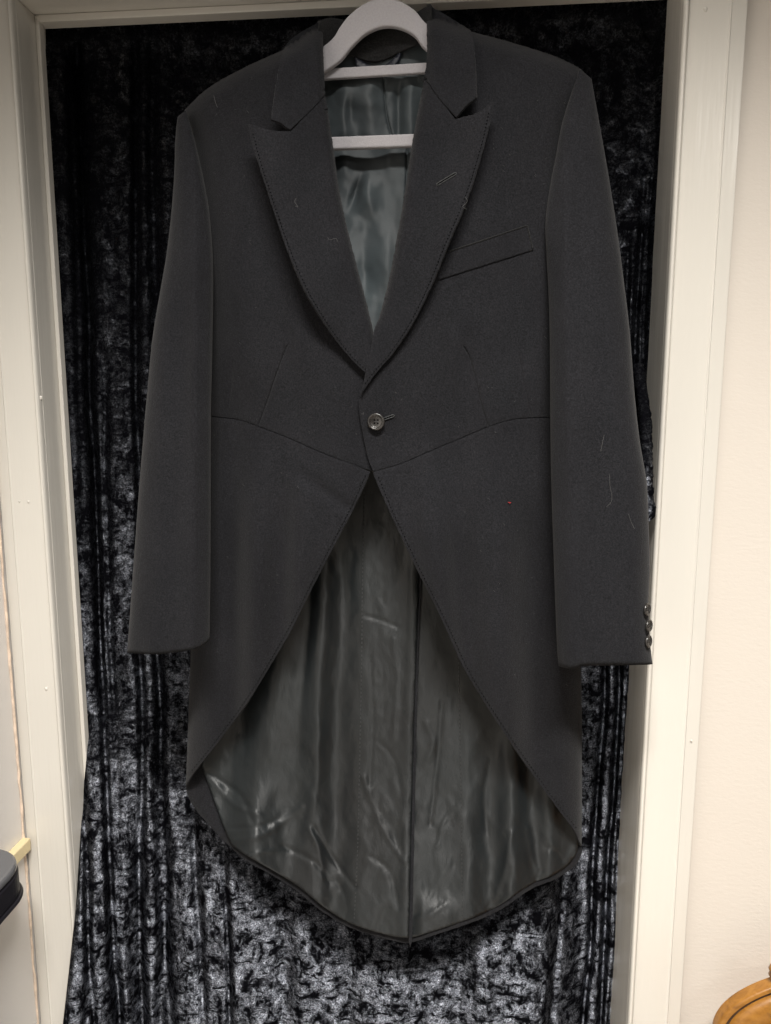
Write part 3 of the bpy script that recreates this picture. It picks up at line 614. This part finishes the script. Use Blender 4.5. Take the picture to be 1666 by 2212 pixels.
# -- buttons
def button(px, py, r, y, axis, parent_y=None):
    c = at(px, py, y); ax = np.array(axis, float); ax /= np.linalg.norm(ax)
    e1 = np.cross(ax, [0, 0, 1.0]); e1 /= np.linalg.norm(e1); e2 = np.cross(e1, ax)
    prof = [(0, .10), (.60, .10), (.66, .13), (.74, .26), (.86, .32), (.95, .27), (1.0, .14), (.98, .02), (.85, -.06), (0, -.06)]; n = 28; V = []; F = []
    for pr, ph in prof:
        for k in range(n):
            t = 2*math.pi*k/n; V.append(c+r*(pr*(math.cos(t)*e1+math.sin(t)*e2)+ph*ax))
    for i in range(len(prof)-1):
        for k in range(n): F.append((i*n+k, i*n+(k+1) % n, (i+1)*n+(k+1) % n, (i+1)*n+k))
    o = mesh_obj('button', V, F, BUTTON, TC)
    bm = bmesh.new(); bm.from_mesh(o.data); bmesh.ops.remove_doubles(bm, verts=bm.verts, dist=1e-6); bmesh.ops.recalc_face_normals(bm, faces=bm.faces); bm.to_mesh(o.data); bm.free()
    for sx in (-1, 1):
        for sy in (-1, 1):
            h = c+r*(.19*sx*e1+.19*sy*e2+.108*ax); rv = [h+r*.105*(math.cos(2*math.pi*k/10)*e1+math.sin(2*math.pi*k/10)*e2) for k in range(10)]
            mesh_obj('thread_hole', rv, [tuple(range(10))], HOLE, o)
    rv = [c+r*(x*e1+z*e2+.14*ax) for x, z in ((-.2, -.04), (.2, -.04), (.2, .04), (-.2, .04))]
    mesh_obj('sewing_thread', rv, [(0, 1, 2, 3)], THREAD, o)
    return o
yb0 = float(Yb(813., 911.))
button(813, 911, .0098, yb0-.006, (-.02, -1, .03))
for (px, py) in ((1397, 1316), (1401, 1351), (1400, 1385)):
    button(px, py, .0070, -.038, (.80, -.62, .10))
def buttonhole(a, b, y, wpx):
    a, b = np.array(a, float), np.array(b, float); t = (b-a)/np.linalg.norm(b-a); nn = np.array([-t[1], t[0]])
    L = [a+nn*wpx, b+nn*wpx, b+t*2, b-nn*wpx, a-nn*wpx]
    if True: L = [a+nn*wpx]+[a+(b-a)*k/8+nn*wpx for k in range(1, 9)]+[b+t*wpx, b-nn*wpx]+[b+(a-b)*k/8-nn*wpx for k in range(1, 9)]+[a+nn*wpx]
    L = np.array(L); yy = y(L[:, 0], L[:, 1])-.0006
    o = tube('buttonhole', at(L[:, 0], L[:, 1], yy), .00062*(1+.35*np.sin(np.arange(len(L))*2.4)), THREADL, TC, 6)
    q = np.array([a+nn*wpx*.6, b+nn*wpx*.6, b-nn*wpx*.6, a-nn*wpx*.6]); yq = y(q[:, 0], q[:, 1])-.0003
    mesh_obj('slit', at(q[:, 0], q[:, 1], yq), [(0, 1, 2, 3)], HOLE, o)
buttonhole((944, 399), (984, 375), YlR, 2.2)
buttonhole((830, 905), (850, 898), lambda a, b: Yb(a, b)-.0035, 2.3)

# -- lint and stray hairs on the cloth
def hairs():
    V = []; F = []
    def hair(pts, r, y):
        L = smooth_line(pts, 3.0); P3 = at(L[:, 0], L[:, 1], y(L[:, 0], L[:, 1])-.0012); c = len(V)
        T = np.gradient(L, axis=0); T /= np.linalg.norm(T, axis=1)[:, None]+1e-9
        for i, p in enumerate(P3):
            nn = -T[i, 1]*RGT-T[i, 0]*UPV
            V.extend([p+nn*r, p-nn*r, p+np.array([0, -r, 0])])
        for i in range(len(P3)-1):
            for a, b in ((0, 2), (2, 1)): F.append((c+3*i+a, c+3*i+b, c+3*i+3+b, c+3*i+3+a))
    f0 = lambda a, b: Yb(a, b)-.003
    S = lambda a, b: np.full(np.shape(a), -.053)
    hair([(640, 428), (637, 436), (644, 447), (638, 445)], .00010, YlL); hair([(708, 512), (712, 518), (726, 515), (729, 522)], .00009, YlL)
    hair([(1305, 940), (1301, 960), (1298, 975)], .00009, S); hair([(1317, 1025), (1318, 1050), (1322, 1070), (1320, 1085), (1310, 1095)], .00008, S); hair([(1358, 1110), (1364, 1128), (1371, 1142)], .00009, S)
    hair([(1005, 425), (1010, 435), (1000, 446), (1009, 452)], .00010, YlR); hair([(462, 206), (466, 222), (470, 232)], .00014, lambda a, b: Yb(a, b)-.001)
    for k in range(260):
        px = random.uniform(440, 1240); py = random.uniform(150, 1650)
        if py > 1000 and abs(px-805) < (py-1000)*.62+25: continue
        if 690 < px < 930 and py < 780: continue
        if 560 < px < 1060 and py < 800: continue
        ln = random.uniform(.6, 3.2); an = random.uniform(0, 6.28)
        p = [(px, py), (px+ln*math.cos(an)+random.uniform(-2, 2), py+ln*math.sin(an)), (px+2*ln*math.cos(an+random.uniform(-.8, .8)), py+2*ln*math.sin(an+.4))]
        hair(p, random.uniform(.00003, .00007), f0)
    o = mesh_obj('lint', V, F, LINT, TC); o['kind'] = 'stuff'
hairs()
c = at(1098, 1086, float(Yb(1098., 1086.))-.0035)
tube('red_thread_speck', [c, c+np.array([.0012, -.0004, .0008]), c+np.array([.0018, 0, -.0008]), c+np.array([.003, -.0003, .0006])], .0004, REDT, TC, 5)

# ------------------------------------------------------------------ wooden chair, lower right
ch_o = at(1953, 2262, .045)
CHR = empty('wooden_chair', (ch_o[0], ch_o[1]-.15, 0))
tag(CHR, 'brown varnished wooden chair with arched back rail standing against the cream wall', 'chair')
sc = (at(1946, 2250, .045)-at(1945, 2250, .045))[0]
ax_, bz_ = 420*sc, 197*sc
def arc(k, dy, a0=-12, a1=192, n=90):
    t = np.radians(np.linspace(a0, a1, n)); return np.stack([ch_o[0]+(ax_-k)*np.cos(t), np.full(n, ch_o[1]+dy), ch_o[2]+(bz_-k)*np.sin(t)], 1)
def rail_mesh(name, prof, mat):
    rows = [arc(k, dy) for k, dy in prof]; n = rows[0].shape[0]; V = np.vstack(rows); F = []; m = len(rows)
    for i in range(m):
        for j in range(n-1):
            a, b = i, (i+1) % m; F.append((a*n+j, a*n+j+1, b*n+j+1, b*n+j))
    F.append(tuple(i*n for i in range(m))); F.append(tuple(i*n+n-1 for i in reversed(range(m))))
    o = fix_normals(mesh_obj(name, V, F, mat, CHR)); o.modifiers.new('e', 'EDGE_SPLIT').split_angle = math.radians(55); return o
rail_mesh('back_rail', [(0, .012), (0, .002), (.0012, -.002), (.003, -.004), (.0068, -.004), (.0078, .0), (.0128, .0), (.0138, -.004), (.018, -.008), (.026, -.0115), (.040, -.012), (.056, -.009), (.064, .000), (.067, .012), (.040, .018), (.010, .018)], WOOD)
rail_mesh('rail_inlay', [(.0079, -.0008), (.0127, -.0008), (.0127, .004), (.0079, .004)], WOODD)
f_ = at(1676, 2104, .048)
pr = [(0, -.006), (.006, -.006), (.0085, -.002), (.007, .003), (.009, .006), (.0065, .012), (.0, .014)]
V = []; F = []
for r0, z in pr:
    for k in range(14): V.append(f_+np.array([r0*math.cos(k*math.pi/7), r0*math.sin(k*math.pi/7), z]))
for i in range(len(pr)-1):
    for k in range(14): F.append((i*14+k, i*14+(k+1) % 14, (i+1)*14+(k+1) % 14, (i+1)*14+k))
fix_normals(mesh_obj('finial', V, F, WOOD, CHR))
zb = ch_o[2]+(bz_)*math.sin(math.radians(-12)); xe = (ax_-.024)*math.cos(math.radians(12))
for s in (-1, 1):
    tube('back_post', [(ch_o[0]+s*xe, ch_o[1]+.004, zb+.01), (ch_o[0]+s*xe*.97, ch_o[1]+.006, .62), (ch_o[0]+s*xe*.95, ch_o[1]-.01, .42), (ch_o[0]+s*xe*.95, ch_o[1]+.01, 0)], .019, WOOD, CHR, 12)
    tube('front_leg', [(ch_o[0]+s*xe*.95, ch_o[1]-.40, .42), (ch_o[0]+s*xe*.95, ch_o[1]-.40, .2), (ch_o[0]+s*xe*.95, ch_o[1]-.41, 0)], [.021, .019, .014], WOOD, CHR, 12)
box('seat', (ch_o[0]-xe*1.02, ch_o[1]-.43, .42), (ch_o[0]+xe*1.02, ch_o[1]+.02, .455), WOOD, CHR, .008)
for k in range(5):
    x = ch_o[0]+(k-2)*.07
    tube('spindle', [(x, ch_o[1]+.004, ch_o[2]+(bz_-.03)*math.sqrt(max(0, 1-((k-2)*.07/(ax_-.03))**2))), (x*1.0, ch_o[1]+.004, .45)], .008, WOOD, CHR, 8)
